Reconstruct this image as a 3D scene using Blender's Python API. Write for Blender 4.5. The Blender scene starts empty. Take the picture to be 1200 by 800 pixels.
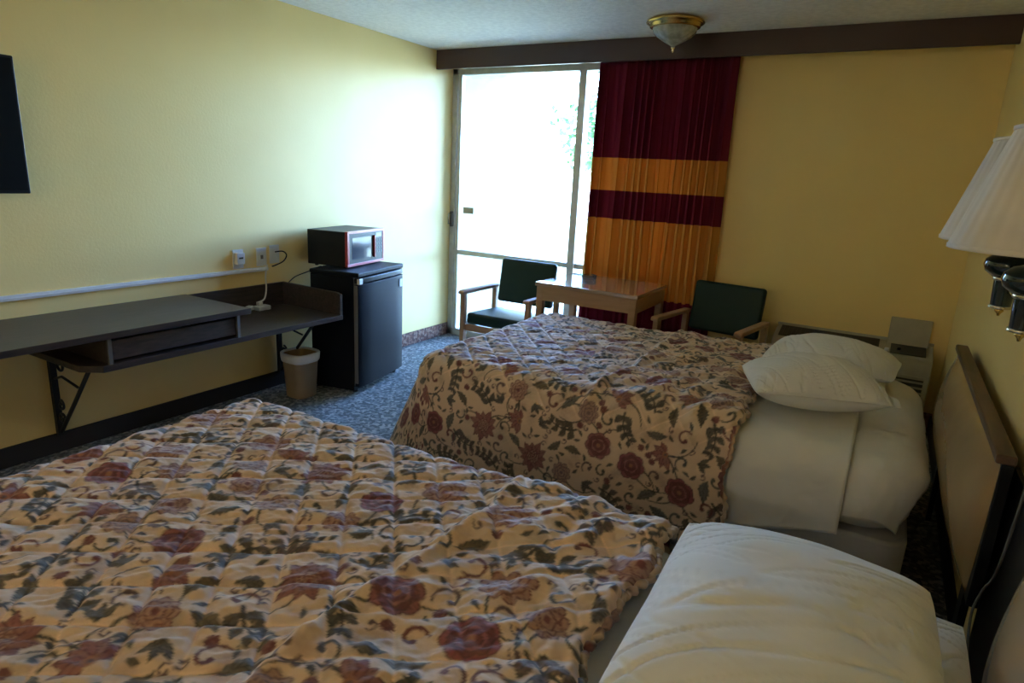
import bpy, bmesh, math, random
import numpy as np
from mathutils import Vector, Matrix
random.seed(7); rng = np.random.default_rng(7)
S = bpy.context.scene; COL = S.collection
PI = math.pi

# ------------------------------------------------------------------ camera
yaw, pit, rol = math.radians(-29.8365), math.radians(-14.4874), math.radians(2.8962)
fw = Vector((math.sin(yaw)*math.cos(pit), math.cos(yaw)*math.cos(pit), math.sin(pit)))
r0 = fw.cross(Vector((0, 0, 1))).normalized(); u0 = r0.cross(fw)
rr = math.cos(rol)*r0+math.sin(rol)*u0; uu = -math.sin(rol)*r0+math.cos(rol)*u0
cd = bpy.data.cameras.new('camera'); cam = bpy.data.objects.new('camera', cd); COL.objects.link(cam)
cam.matrix_world = Matrix(((rr.x, uu.x, -fw.x, 0), (rr.y, uu.y, -fw.y, 0), (rr.z, uu.z, -fw.z, 1.5), (0, 0, 0, 1)))
cd.sensor_width = 36; cd.lens = 36*753.78/1200; cd.clip_start = .02; cd.clip_end = 200
S.camera = cam

# ------------------------------------------------------------------ light and exposure
S.view_settings.view_transform = 'Standard'; S.view_settings.look = 'None'
S.view_settings.gamma = 1; S.view_settings.use_curve_mapping = False
S.view_settings.exposure = 2.9
W = bpy.data.worlds.new('sky'); S.world = W; W.use_nodes = True
wn = W.node_tree.nodes; wl = W.node_tree.links; wn.clear()
sky = wn.new('ShaderNodeTexSky'); sky.sky_type = 'NISHITA'; sky.sun_disc = False
sky.sun_elevation = math.radians(48); sky.sun_rotation = math.radians(200); sky.air_density = 1.0; sky.dust_density = 1.2; sky.ozone_density = 2.0
bg = wn.new('ShaderNodeBackground'); bg.inputs[1].default_value = 1.25
wo = wn.new('ShaderNodeOutputWorld'); tint = wn.new('ShaderNodeMix'); tint.data_type = 'RGBA'; tint.blend_type = 'MULTIPLY'; tint.inputs[0].default_value = 1; tint.inputs[7].default_value = (.74, .94, 1.34, 1)
wl.new(sky.outputs[0], tint.inputs[6]); wl.new(tint.outputs[2], bg.inputs[0]); wl.new(bg.outputs[0], wo.inputs[0])
sl = bpy.data.lights.new('sun', 'SUN'); sl.energy = 3.5; sl.angle = math.radians(.6); sl.color = (1, .95, .86)
so = bpy.data.objects.new('sun', sl); COL.objects.link(so); so.location = (2, -3, 8)
so.rotation_euler = Vector((.45, .50, -.9)).to_track_quat('-Z', 'Y').to_euler()
pl = bpy.data.lights.new('window_portal', 'AREA'); pl.shape = 'RECTANGLE'; pl.size = 2.3; pl.size_y = 2.3; pl.cycles.is_portal = True
po = bpy.data.objects.new('window_portal', pl); COL.objects.link(po); po.location = (-2.25, 4.80, 1.2); po.rotation_euler = (-PI/2, 0, 0)
S.cycles.max_bounces = 14; S.cycles.diffuse_bounces = 8; S.cycles.transparent_max_bounces = 12
S.cycles.sample_clamp_indirect = 8; S.cycles.use_denoising = True

# ------------------------------------------------------------------ room dimensions
XL, XR, YF, YB, ZF, ZC = -3.40, .405, 4.70, -2.6, .055, 2.44

# ------------------------------------------------------------------ materials
def mat(name, col, rough=.6, metal=0, var=None, vscale=8, bump=0, bscale=60, spec=.5, sheen=0, coat=0, trans=0, detail=3, stretch=None):
    m = bpy.data.materials.new(name); m.use_nodes = True
    n = m.node_tree.nodes; l = m.node_tree.links; b = n['Principled BSDF']
    b.inputs['Roughness'].default_value = rough; b.inputs['Metallic'].default_value = metal
    b.inputs['Specular IOR Level'].default_value = spec
    b.inputs['Sheen Weight'].default_value = sheen; b.inputs['Coat Weight'].default_value = coat
    b.inputs['Transmission Weight'].default_value = trans
    b.inputs['Base Color'].default_value = (*col, 1)
    tc = n.new('ShaderNodeTexCoord'); mp = n.new('ShaderNodeMapping'); l.new(tc.outputs['Object'], mp.inputs[0])
    if stretch: mp.inputs['Scale'].default_value = stretch
    nz = n.new('ShaderNodeTexNoise'); nz.inputs['Scale'].default_value = vscale; nz.inputs['Detail'].default_value = detail
    l.new(mp.outputs[0], nz.inputs['Vector'])
    c2 = var if var else tuple(c*.88 for c in col)
    rp = n.new('ShaderNodeValToRGB'); rp.color_ramp.elements[0].position = .35; rp.color_ramp.elements[1].position = .65
    rp.color_ramp.elements[0].color = (*c2, 1); rp.color_ramp.elements[1].color = (*col, 1)
    l.new(nz.outputs['Fac'], rp.inputs[0]); l.new(rp.outputs[0], b.inputs['Base Color'])
    if bump:
        n2 = n.new('ShaderNodeTexNoise'); n2.inputs['Scale'].default_value = bscale; n2.inputs['Detail'].default_value = 3
        l.new(mp.outputs[0], n2.inputs['Vector'])
        bp = n.new('ShaderNodeBump'); bp.inputs['Strength'].default_value = bump; bp.inputs['Distance'].default_value = .004
        l.new(n2.outputs['Fac'], bp.inputs['Height']); l.new(bp.outputs[0], b.inputs['Normal'])
    return m

M = {}
YEL = (.87, .665, .275)
M['wall'] = mat('yellow_wall_paint', YEL, .5, var=(.85, .645, .26), vscale=3, bump=.16, bscale=70)
M['ceil'] = mat('ceiling_texture', (.84, .83, .80), .9, vscale=30, bump=.8, bscale=90)
M['brown'] = mat('dark_brown_paint', (.055, .026, .023), .35, vscale=4)
M['alu'] = mat('aluminium', (.62, .62, .59), .4, .25, vscale=20)
M['darkmetal'] = mat('black_iron', (.02, .018, .017), .5, .2)
M['wood_dark'] = mat('dark_laminate', (.060, .045, .040), .32, var=(.030, .023, .022), vscale=7, stretch=(9, 1, 9), detail=6, bump=.1)
M['drawer_grain'] = mat('drawer_laminate', (.075, .055, .048), .4, var=(.035, .027, .025), vscale=9, stretch=(4, 1.5, 8), detail=6)
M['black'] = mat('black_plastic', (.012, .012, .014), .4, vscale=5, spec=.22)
M['fridge'] = mat('black_fridge_skin', (.008, .010, .015), .5, vscale=5, bump=.15, bscale=300, spec=.12)
M['greytrim'] = mat('grey_plastic', (.16, .15, .14), .5)
M['red'] = mat('red_enamel', (.42, .035, .045), .3, coat=.2)
M['white'] = mat('white_plastic', (.72, .71, .66), .4)
M['raceway'] = mat('white_raceway', (.74, .76, .78), .35)
M['sheet'] = mat('white_cotton', (.74, .73, .70), .85, var=(.71, .70, .67), vscale=4, bump=.15, bscale=25, sheen=.2)
M['pillow'] = mat('white_pillowcase', (.78, .77, .75), .85, var=(.755, .745, .725), vscale=5, bump=.2, bscale=18, sheen=.2)
M['box'] = mat('box_spring_cloth', (.55, .53, .50), .9)
M['vinyl'] = mat('tan_vinyl', (.38, .25, .125), .23, var=(.33, .215, .105), vscale=4, bump=.12, bscale=12, coat=.15)
M['rail'] = mat('walnut_rail', (.13, .068, .045), .45, var=(.08, .042, .028), vscale=6, stretch=(8, 1, 8), detail=5)
M['tablewood'] = mat('light_oak', (.42, .25, .14), .4, var=(.37, .215, .115), vscale=5, stretch=(1, 8, 8), detail=5)
M['tabletop'] = mat('oak_table_top', (.43, .31, .22), .16, var=(.38, .265, .18), vscale=5, stretch=(1, 8, 8), detail=5, coat=1)
M['green'] = mat('dark_green_vinyl', (.006, .024, .020), .5, spec=.3, bump=.15, bscale=120)
M['shade'] = mat('white_lamp_shade', (.74, .70, .66), .8)
M['teal'] = mat('dark_green_glass', (.008, .020, .018), .08, coat=.8)
M['brass'] = mat('brass', (.72, .50, .18), .22, 1)
M['silver'] = mat('pale_metal', (.75, .72, .62), .2, 1)
M['ac'] = mat('beige_plastic', (.42, .38, .28), .5)
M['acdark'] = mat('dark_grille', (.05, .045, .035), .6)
M['bin'] = mat('tan_bin_plastic', (.42, .30, .18), .45)
M['bag'] = mat('white_bin_liner', (.72, .73, .74), .35)
M['concrete'] = mat('pale_concrete', (.55, .53, .50), .9, bump=.3)
M['lawn'] = mat('dry_grass', (.34, .33, .20), .9, var=(.26, .27, .14), vscale=30, bump=.5)
M['leaf'] = mat('leaves', (.07, .15, .05), .7, var=(.04, .10, .03), vscale=6)
M['bark'] = mat('bark', (.12, .09, .06), .9)
M['outwall'] = mat('pale_yellow_stucco', (.29, .275, .17), .85, bump=.3)
M['screen'] = mat('tv_screen', (.004, .004, .004), .7, spec=.1)
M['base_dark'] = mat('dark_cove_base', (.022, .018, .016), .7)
M['mesh'] = mat('microwave_window_mesh', (.05, .055, .075), .12, coat=.4)

def glowmat(name, col, st):
    m = bpy.data.materials.new(name); m.use_nodes = True; b = m.node_tree.nodes['Principled BSDF']
    b.inputs['Emission Color'].default_value = (*col, 1); b.inputs['Emission Strength'].default_value = st; return m
M['glow'] = glowmat('fill_lamp_globe', (1, .94, .86), 9.5)  # glow of the added fill lamp
def glassmat(name, tint, refl=.06, rough=0.0):
    m = bpy.data.materials.new(name); m.use_nodes = True; n = m.node_tree.nodes; l = m.node_tree.links; n.clear()
    t = n.new('ShaderNodeBsdfTransparent'); t.inputs[0].default_value = (*tint, 1)
    g = n.new('ShaderNodeBsdfGlossy'); g.inputs['Roughness'].default_value = rough
    fr = n.new('ShaderNodeFresnel'); fr.inputs[0].default_value = 1.45
    mx = n.new('ShaderNodeMixShader'); o = n.new('ShaderNodeOutputMaterial')
    l.new(fr.outputs[0], mx.inputs[0]); l.new(t.outputs[0], mx.inputs[1]); l.new(g.outputs[0], mx.inputs[2]); l.new(mx.outputs[0], o.inputs[0])
    return m
M['glass'] = glassmat('window_glass', (.94, .97, .96))
def clearglass():
    m = bpy.data.materials.new('clear_glass'); m.use_nodes = True; b = m.node_tree.nodes['Principled BSDF']
    b.inputs['Transmission Weight'].default_value = .9; b.inputs['Roughness'].default_value = .05
    b.inputs['Base Color'].default_value = (.85, .92, .95, 1); return m
M['ash'] = glassmat('clear_glass', (.93, .96, .97))
def frosted():
    m = mat('swirled_white_glass', (.70, .72, .66), .18, var=(.42, .46, .40), vscale=22, coat=.5, detail=2)
    m.node_tree.nodes['Principled BSDF'].inputs['Transmission Weight'].default_value = .35; return m
M['lampglass'] = frosted()

def carpet_mat(name, scale=62, cols=((.11, .12, .12), (.22, .235, .23), (.34, .34, .315), (.15, .17, .17))):
    m = bpy.data.materials.new(name); m.use_nodes = True; n = m.node_tree.nodes; l = m.node_tree.links; b = n['Principled BSDF']
    b.inputs['Roughness'].default_value = .95; b.inputs['Specular IOR Level'].default_value = .2
    tc = n.new('ShaderNodeTexCoord')
    v = n.new('ShaderNodeTexVoronoi'); v.inputs['Scale'].default_value = scale; l.new(tc.outputs['Object'], v.inputs['Vector'])
    sp = n.new('ShaderNodeSeparateColor'); l.new(v.outputs['Color'], sp.inputs[0])
    rp = n.new('ShaderNodeValToRGB'); rp.color_ramp.interpolation = 'CONSTANT'
    e = rp.color_ramp.elements
    e[0].position = 0; e[0].color = (*cols[0], 1); e[1].position = .35; e[1].color = (*cols[1], 1)
    a = e.new(.62); a.color = (*cols[2], 1); a = e.new(.8); a.color = (*cols[3], 1)
    l.new(sp.outputs[0], rp.inputs[0]); l.new(rp.outputs[0], b.inputs['Base Color'])
    nz = n.new('ShaderNodeTexNoise'); nz.inputs['Scale'].default_value = 400
    bp = n.new('ShaderNodeBump'); bp.inputs['Strength'].default_value = .6; bp.inputs['Distance'].default_value = .004
    l.new(tc.outputs['Object'], nz.inputs['Vector']); l.new(nz.outputs['Fac'], bp.inputs['Height']); l.new(bp.outputs[0], b.inputs['Normal'])
    return m
M['carpet'] = carpet_mat('patterned_blue_carpet')
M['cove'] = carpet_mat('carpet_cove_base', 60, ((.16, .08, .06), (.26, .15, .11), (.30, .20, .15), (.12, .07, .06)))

def curtain_mat():
    m = bpy.data.materials.new('striped_curtain_cloth'); m.use_nodes = True; n = m.node_tree.nodes; l = m.node_tree.links; n.clear()
    tc = n.new('ShaderNodeTexCoord'); sx = n.new('ShaderNodeSeparateXYZ'); l.new(tc.outputs['Object'], sx.inputs[0])
    mr = n.new('ShaderNodeMapRange'); mr.inputs[1].default_value = 0; mr.inputs[2].default_value = 2.5; l.new(sx.outputs['Z'], mr.inputs[0])
    rp = n.new('ShaderNodeValToRGB'); rp.color_ramp.interpolation = 'CONSTANT'; e = rp.color_ramp.elements
    MAR = (.19, .024, .048, 1); GOL = (.66, .30, .075, 1)
    e[0].position = 0; e[0].color = MAR; e[1].position = .645/2.5; e[1].color = GOL
    for z, c in ((1.215, MAR), (1.425, GOL), (1.655, MAR)):
        a = e.new(z/2.5); a.color = c
    l.new(mr.outputs[0], rp.inputs[0])
    d = n.new('ShaderNodeBsdfDiffuse'); t = n.new('ShaderNodeBsdfTranslucent'); g = n.new('ShaderNodeBsdfGlossy'); g.inputs['Roughness'].default_value = .45
    l.new(rp.outputs[0], d.inputs[0]); l.new(rp.outputs[0], t.inputs[0]); l.new(rp.outputs[0], g.inputs[0])
    m1 = n.new('ShaderNodeMixShader'); m1.inputs[0].default_value = .22; m2 = n.new('ShaderNodeMixShader'); m2.inputs[0].default_value = .12
    l.new(d.outputs[0], m1.inputs[1]); l.new(t.outputs[0], m1.inputs[2]); l.new(m1.outputs[0], m2.inputs[1]); l.new(g.outputs[0], m2.inputs[2])
    o = n.new('ShaderNodeOutputMaterial'); l.new(m2.outputs[0], o.inputs[0]); return m
M['curtain'] = curtain_mat()

def printed_mat():
    m = bpy.data.materials.new('floral_quilt_print'); m.use_nodes = True; n = m.node_tree.nodes; l = m.node_tree.links; b = n['Principled BSDF']
    a = n.new('ShaderNodeAttribute'); a.attribute_name = 'print'; l.new(a.outputs['Color'], b.inputs['Base Color'])
    b.inputs['Roughness'].default_value = .72; b.inputs['Specular IOR Level'].default_value = .4; b.inputs['Sheen Weight'].default_value = .35; b.inputs['Sheen Roughness'].default_value = .4
    tc = n.new('ShaderNodeTexCoord'); nz = n.new('ShaderNodeTexNoise'); nz.inputs['Scale'].default_value = 35; nz.inputs['Detail'].default_value = 3
    bp = n.new('ShaderNodeBump'); bp.inputs['Strength'].default_value = .35; bp.inputs['Distance'].default_value = .006
    l.new(tc.outputs['Object'], nz.inputs['Vector']); l.new(nz.outputs['Fac'], bp.inputs['Height']); l.new(bp.outputs[0], b.inputs['Normal'])
    return m
M['print'] = printed_mat()

# ------------------------------------------------------------------ mesh helpers
class MB:
    def __init__(s): s.v = []; s.f = []; s.sm = []
    def add(s, vs, fs, smooth=False):
        o = len(s.v); s.v += [tuple(v) for v in vs]; s.f += [tuple(i+o for i in f) for f in fs]; s.sm += [smooth]*len(fs); return s
    def box(s, x0, x1, y0, y1, z0, z1, rot=None, piv=None):
        vs = [Vector((x, y, z)) for z in (z0, z1) for y in (y0, y1) for x in (x0, x1)]
        if rot is not None:
            p = Vector(piv); vs = [rot @ (v-p)+p for v in vs]
        return s.add(vs, [(0, 2, 3, 1), (4, 5, 7, 6), (0, 1, 5, 4), (2, 6, 7, 3), (0, 4, 6, 2), (1, 3, 7, 5)])
    def prism(s, pts, axis, a, b):
        n = len(pts)
        def P(p, t): return {'x': (t, p[0], p[1]), 'y': (p[0], t, p[1]), 'z': (p[0], p[1], t)}[axis]
        vs = [P(p, a) for p in pts]+[P(p, b) for p in pts]
        return s.add(vs, [tuple(range(n))[::-1], tuple(range(n, 2*n))]+[(i, (i+1) % n, n+(i+1) % n, n+i) for i in range(n)])
    def tube(s, pts, r, k=8, cap=True):
        pts = [Vector(p) for p in pts]; n = len(pts); rs = r if isinstance(r, (list, tuple)) else [r]*n
        vs = []; up = None
        for i, p in enumerate(pts):
            t = (pts[min(i+1, n-1)]-pts[max(i-1, 0)]).normalized()
            if up is None: up = t.orthogonal().normalized()
            else:
                up = (up-t*up.dot(t)).normalized()
            w = t.cross(up)
            for j in range(k):
                a = 2*PI*j/k; vs.append(p+(up*math.cos(a)+w*math.sin(a))*rs[i])
        fs = [(i*k+j, i*k+(j+1) % k, (i+1)*k+(j+1) % k, (i+1)*k+j) for i in range(n-1) for j in range(k)]
        if cap: fs += [tuple(range(k))[::-1], tuple(range((n-1)*k, n*k))]
        return s.add(vs, fs, True)
    def lathe(s, prof, c=(0, 0, 0), k=32, axis='z', wob=None, cap=False):
        vs = []; n = len(prof)
        for i, (r, h) in enumerate(prof):
            for j in range(k):
                a = 2*PI*j/k; q = r*(wob(a, i/(n-1)) if wob else 1)
                x, y, z = q*math.cos(a), q*math.sin(a), h
                if axis == 'x': x, y, z = z, x, y
                if axis == 'y': x, y, z = x, z, y
                vs.append((x+c[0], y+c[1], z+c[2]))
        fs = [(i*k+j, i*k+(j+1) % k, (i+1)*k+(j+1) % k, (i+1)*k+j) for i in range(n-1) for j in range(k)]
        if cap: fs += [tuple(range(k))[::-1], tuple(range((n-1)*k, n*k))]
        return s.add(vs, fs, True)
    def grid(s, P, smooth=True):
        ny, nx, _ = P.shape; o = len(s.v); s.v += [tuple(p) for p in P.reshape(-1, 3)]
        for j in range(ny-1):
            for i in range(nx-1):
                a = o+j*nx+i; s.f.append((a, a+1, a+nx+1, a+nx)); s.sm.append(smooth)
        return s
    def build(s, name, m, parent=None, loc=(0, 0, 0), bevel=0, seg=2, solid=0, offset=-1):
        me = bpy.data.meshes.new(name); me.from_pydata(s.v, [], s.f); me.validate(); me.update()
        if len(me.polygons) == len(s.sm): me.polygons.foreach_set('use_smooth', s.sm)
        me.materials.append(M[m] if isinstance(m, str) else m)
        bm = bmesh.new(); bm.from_mesh(me); bmesh.ops.recalc_face_normals(bm, faces=bm.faces); bm.to_mesh(me); bm.free()
        o = bpy.data.objects.new(name, me); COL.objects.link(o); o.location = loc
        if parent: o.parent = parent
        if solid:
            md = o.modifiers.new('solid', 'SOLIDIFY'); md.thickness = solid; md.offset = offset
        if bevel:
            md = o.modifiers.new('bevel', 'BEVEL'); md.width = bevel; md.segments = seg; md.limit_method = 'ANGLE'; md.angle_limit = math.radians(40)
            for p in me.polygons: p.use_smooth = True
            md.harden_normals = True
        return o

def thing(name, label, cat, loc=(0, 0, 0), rz=0, group=None):
    o = bpy.data.objects.new(name, None); COL.objects.link(o); o.location = loc; o.rotation_euler = (0, 0, rz)
    o.empty_display_size = .1
    return tag(o, label, cat, group)
def tag(o, label, cat, group=None):
    o['label'] = label; o['category'] = cat
    if group: o['group'] = group
    return o
def struct(o, label=None, cat=None):
    o['kind'] = 'structure'
    if label: o['label'] = label
    if cat: o['category'] = cat
    return o
def sub(P, loc):            # world points to local points
    return [(p[0]-loc[0], p[1]-loc[1], p[2]-loc[2]) for p in P]
def dup(root, loc, rz=None, label=None):
    r = root.copy(); COL.objects.link(r); r.location = loc
    if rz is not None: r.rotation_euler = (0, 0, rz)
    if label: r['label'] = label
    for ch in list(root.children):
        c = ch.copy(); COL.objects.link(c); c.parent = r
        for g in list(ch.children):
            d = g.copy(); COL.objects.link(d); d.parent = c
    return r

# ------------------------------------------------------------------ room shell
T = .12
WX1 = -1.15                                        # right end of the glazed opening
struct(MB().box(XL-T, XR+T, YB-T, YF+T, ZF-.1, ZF).build('floor', 'carpet'), 'blue patterned carpet floor of the motel room', 'floor')
struct(MB().box(XL-T, XR+T, YB-T, YF+T, ZC, ZC+.12).build('ceiling', 'ceil'), 'grey white textured ceiling', 'ceiling')
struct(MB().box(XL-T, XL, YB-T, YF+T, ZF, ZC).build('wall_left', 'wall'), 'pale yellow wall behind the long desk', 'wall')
struct(MB().box(XR, XR+T, YB-T, YF+T, ZF, ZC).build('wall_right', 'wall'), 'yellow wall behind the two headboards', 'wall')
fw_ = MB().box(WX1, XR, YF, YF+T, ZF, ZC).box(XL, WX1, YF, YF+T, 2.335, ZC)
struct(fw_.build('wall_far', 'wall'), 'yellow far wall beside the striped curtain', 'wall')
struct(MB().box(XL, XR, YB-T, YB, ZF, ZC).build('wall_back', 'wall'), 'yellow wall behind the camera', 'wall')
struct(MB().box(XL, XL+.012, 3.10, YF, ZF, .165).build('baseboard_left', 'cove', bevel=.004), 'brown speckled carpet base strip beside the glass door', 'baseboard')
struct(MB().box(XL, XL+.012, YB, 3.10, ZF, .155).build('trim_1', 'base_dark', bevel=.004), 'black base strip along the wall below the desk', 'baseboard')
struct(MB().box(WX1+.02, XR, YF-.012, YF, ZF, .165).build('baseboard_far', 'cove', bevel=.004), 'brown base strip under the far wall', 'baseboard')
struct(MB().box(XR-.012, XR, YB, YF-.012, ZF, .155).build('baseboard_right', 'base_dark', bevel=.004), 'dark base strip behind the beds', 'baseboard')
val = MB().box(XL, XR, 4.475, 4.50, 2.295, ZC)
struct(val.build('trim_2', 'brown', bevel=.003), 'dark brown board valance across the top of the far wall', 'valance')

# glazed wall: fixed pane, door pane, frames
win = MB()
win.box(XL, XL+.05, YF+.01, YF+.09, ZF, 2.335)                     # left jamb
win.box(XL+.056, XL+.090, YF+.015, YF+.065, ZF+.06, 2.285)
win.box(WX1-.05, WX1, YF+.01, YF+.09, ZF, 2.335)
win.box(XL, WX1, YF+.01, YF+.09, 2.285, 2.335)
win.box(XL, WX1, YF+.01, YF+.09, ZF, ZF+.06)
wo_ = struct(win.build('window_1', 'alu', bevel=.003), 'tall aluminium framed glass door wall', 'window')
MB().box(-2.225, -2.165, YF-.005, YF+.085, ZF+.06, 2.285).build('mullion', 'alu', wo_, bevel=.003)
rl = MB().box(XL+.05, -2.225, YF+.01, YF+.07, .795, .835); rl.build('lower_rail', 'alu', wo_, bevel=.003)
rl = MB().box(-2.165, WX1-.05, YF+.01, YF+.07, .795, .835); rl.build('lower_rail', 'alu', wo_, bevel=.003)
for x0, x1 in ((XL+.05, -2.225), (-2.165, WX1-.05)):
    for z0, z1 in ((ZF+.06, .795), (.835, 2.285)):
        MB().box(x0, x1, YF+.037, YF+.043, z0, z1).build('window_pane', 'glass', wo_)
# door latch and pull on the left jamb
lt = MB().box(-3.385, -3.362, YF-.012, YF+.012, 1.035, 1.165); lk = lt.build('door_latch', 'greytrim', wo_, bevel=.003)
MB().tube([(-3.374, YF-.005, 1.15), (-3.374, YF-.045, 1.15), (-3.374, YF-.045, 1.06), (-3.374, YF-.005, 1.06)], .006).build('pull_handle', 'silver', lk)
pt = MB().box(-3.27, -3.165, YF+.030, YF+.037, 1.155, 1.208)
pt.build('door_sticker', 'ac', wo_)

# ------------------------------------------------------------------ outside
struct(MB().box(XL-2.6, 6, YF+T, 6.35, ZF-.16, ZF-.02).build('terrace_slab', 'concrete'), 'pale concrete walkway outside the glass', 'walkway')
struct(MB().box(XL-2.6, 6, YF+T, 5.75, 2.46, 2.60).build('terrace_soffit', 'outwall'), 'pale overhang above the walkway', 'soffit')
struct(MB().box(XL-.18, XL-.02, YF+T, 5.75, ZF-.02, 2.46).build('wing_wall', 'outwall'), 'pale yellow wing wall outside the glass door', 'wall')
struct(MB().box(-30, 30, 6.35, 60, ZF-.30, ZF-.12).build('lawn', 'lawn'), 'sunlit grass beyond the walkway', 'lawn')
rl = thing('railing', 'thin white metal railing along the walkway outside the window', 'railing', (-1, 6.2, ZF-.02))
MB().tube([(-4.5, 0, 1.07), (6, 0, 1.07)], .018).build('top_rail', 'white', rl)
MB().tube([(-4.5, 0, .12), (6, 0, .12)], .014).build('bottom_rail', 'white', rl)
for k in range(4): MB().tube([(-4.5+k*2.4, 0, 0), (-4.5+k*2.4, 0, 1.07)], .018).build('post', 'white', rl)
def bush(name, x, y, z, r, label, trunk=0, n=1500, seed=1):
    rg = np.random.default_rng(seed); t = thing(name, label, 'tree' if trunk else 'bush', (x, y, z))
    m = MB(); c = Vector((0, 0, trunk+r*.8))
    for i in range(n):
        d = Vector(rg.normal(size=3)).normalized()*r*(rg.random()**.4)*(1+.25*math.sin(3*i)); d.z *= .8
        p = c+d; a = Vector(rg.normal(size=3)).normalized(); b = a.orthogonal().normalized(); s = r*.07
        m.add([p-a*s, p+b*s*.5, p+a*s, p-b*s*.5], [(0, 1, 2, 3)])
    m.build('foliage', 'leaf', t)
    MB().tube([(0, 0, 0), (.03, .02, trunk+r*.8)], [.03+trunk*.05, .02+trunk*.02]).build('trunk', 'bark', t)
bush('leafy_tree', -5.3, 13.2, ZF-.12, 1.3, 'green tree seen through the pane beside the curtain', 1.5, 1500, 3)
bush('low_shrub', -3.1, 7.2, ZF-.12, .35, 'low green shrub outside behind the wooden table', 0, 700, 4)

# ------------------------------------------------------------------ curtain
def make_curtain():
    t = thing('curtain', 'maroon and gold striped pleated curtain hanging beside the glass', 'curtain', (-1.55, 4.632, 0))
    nx, nz = 700, 60; u = np.linspace(0, 1, nx); z = np.linspace(.075, 2.33, nz)
    U, Z = np.meshgrid(u, z)
    h = (2.33-Z)/2.255
    x0 = -.485; wd = .985
    ph = 2*PI*(14*U+.55*np.sin(2*PI*U*2.3+1)+.12*np.sin(11*U))
    amp = (.036+.010*h)*(.88+.12*np.sin(2*PI*U*2.1+.6)+.10*np.sin(2*PI*U*5.3))
    q_ = np.sin(ph+.25*np.sin(3*h+5*U)); y = amp*np.sign(q_)*np.abs(q_)**.8+.006*np.sin(2*ph+1.3+2*h)+.008*np.sin(2*PI*U*3.7+h*2)
    pinch = np.clip((.10-h)/.10, 0, 1); y = y*(1-.55*pinch)+.008*np.sign(np.sin(ph))*pinch
    x = x0+wd*U+.016*np.sin(2*ph)*(.5+h)+.015*np.sin(2*PI*U*2+h*3)*h
    x -= .02*h*(1-U)
    P = np.stack([x, y, Z], -1)
    MB().grid(P).build('drape', 'curtain', t, solid=.002)
    MB().box(-1.70, .55, .045, .065, 2.335, 2.36).build('curtain_track', 'alu', t)
make_curtain()

# ------------------------------------------------------------------ ceiling light
LX, LY = -1.325, 4.07
cl = thing('ceiling_light', 'brass rimmed ceiling light with swirled pointed glass bowl', 'ceiling light', (LX, LY, ZC))
MB().lathe([(.0, -.001), (.150, -.001), (.168, -.010), (.172, -.020), (.160, -.028), (.150, -.032), (.148, -.044), (.132, -.050), (.0, -.048)], k=48).build('brass_rim', 'brass', cl)
MB().lathe([(.128, -.046), (.130, -.058), (.122, -.076), (.100, -.098), (.072, -.116), (.045, -.130), (.022, -.142), (.008, -.150), (.0, -.152)], k=64,
           wob=lambda a, t: 1+.03*math.sin(12*a+7*t)).build('glass_bowl', 'lampglass', cl)
MB().lathe([(.0, -.148), (.012, -.150), (.013, -.158), (.006, -.166), (.009, -.172), (.002, -.184), (.0, -.185)], k=20).build('finial', 'silver', cl)

va = thing('added_fill_lamp', 'three globe fill lamp, switched on, added unseen on the wall behind the camera', 'wall lamp', (-1.5, YB, 1.95))  # unseen lamp added behind the camera to brighten the far wall
MB().box(-.32, .32, 0, .03, -.05, .05).build('back_plate', 'brass', va, bevel=.006)
for k in (-1, 0, 1):
    MB().tube([(k*.21, .03, 0), (k*.21, .07, 0)], .02).build('socket', 'brass', va)
    MB().lathe([(.0, -.06)]+[(.06*math.cos(a), .06*math.sin(a)) for a in np.linspace(-1.4, 1.4, 11)]+[(0, .06)], (k*.21, .125, 0), 20).build('globe', 'glow', va)

# ------------------------------------------------------------------ television
tv = thing('television', 'black wall television seen at the left edge', 'television', (XL+.05, .945, 1.60))
MB().box(-.015, .02, -.50, .50, -.285, .285).build('cabinet', 'black', tv, bevel=.006)
MB().box(.02, .0225, -.488, .488, -.27, .273).build('screen', 'screen', tv)
MB().box(-.05, -.014, -.12, .12, -.1, .1).build('wall_bracket', 'darkmetal', tv)

# ------------------------------------------------------------------ long desk
dk = thing('wall_desk', 'long dark laminate desk on iron wall brackets', 'desk', (XL, 1.2, ZF))
def D(mb, name, m, **k): return mb.build(name, m, dk, **k)
ox, oy, oz = XL, 1.2, ZF
def dbox(x0, x1, y0, y1, z0, z1): return MB().box(x0-ox, x1-ox, y0-oy, y1-oy, z0-oz, z1-oz)
D(dbox(XL+.005, -2.835, .25, 2.175, .728, .757), 'desk_top', 'wood_dark', bevel=.003)
sh = MB().prism([(XL+.005-ox, 1.37-oy), (-2.95-ox, 1.37-oy), (-2.865-ox, 1.43-oy), (-2.865-ox, 2.865-oy), (XL+.005-ox, 2.865-oy)], 'z', .575-oz, .605-oz)
D(sh, 'lower_shelf', 'wood_dark', bevel=.003)
D(dbox(XL+.003, XL+.018, 2.175, 2.865, .605, .752), 'back_panel', 'wood_dark', bevel=.002)
e = MB().prism([(XL+.018-ox, .605-oz), (-2.868-ox, .605-oz), (-2.868-ox, .735-oz), (-2.90-ox, .745-oz), (XL+.018-ox, .752-oz)], 'y', 2.845-oy, 2.865-oy)
D(e, 'end_panel', 'wood_dark', bevel=.002)
D(dbox(XL+.02, -2.885, 1.462, 1.478, .605, .728), 'divider', 'wood_dark')
D(dbox(XL+.02, -2.885, 2.115, 2.131, .605, .728), 'divider', 'wood_dark')
dr = D(dbox(-2.90, -2.884, 1.485, 2.108, .618, .706), 'drawer', 'drawer_grain', bevel=.002)
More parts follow.
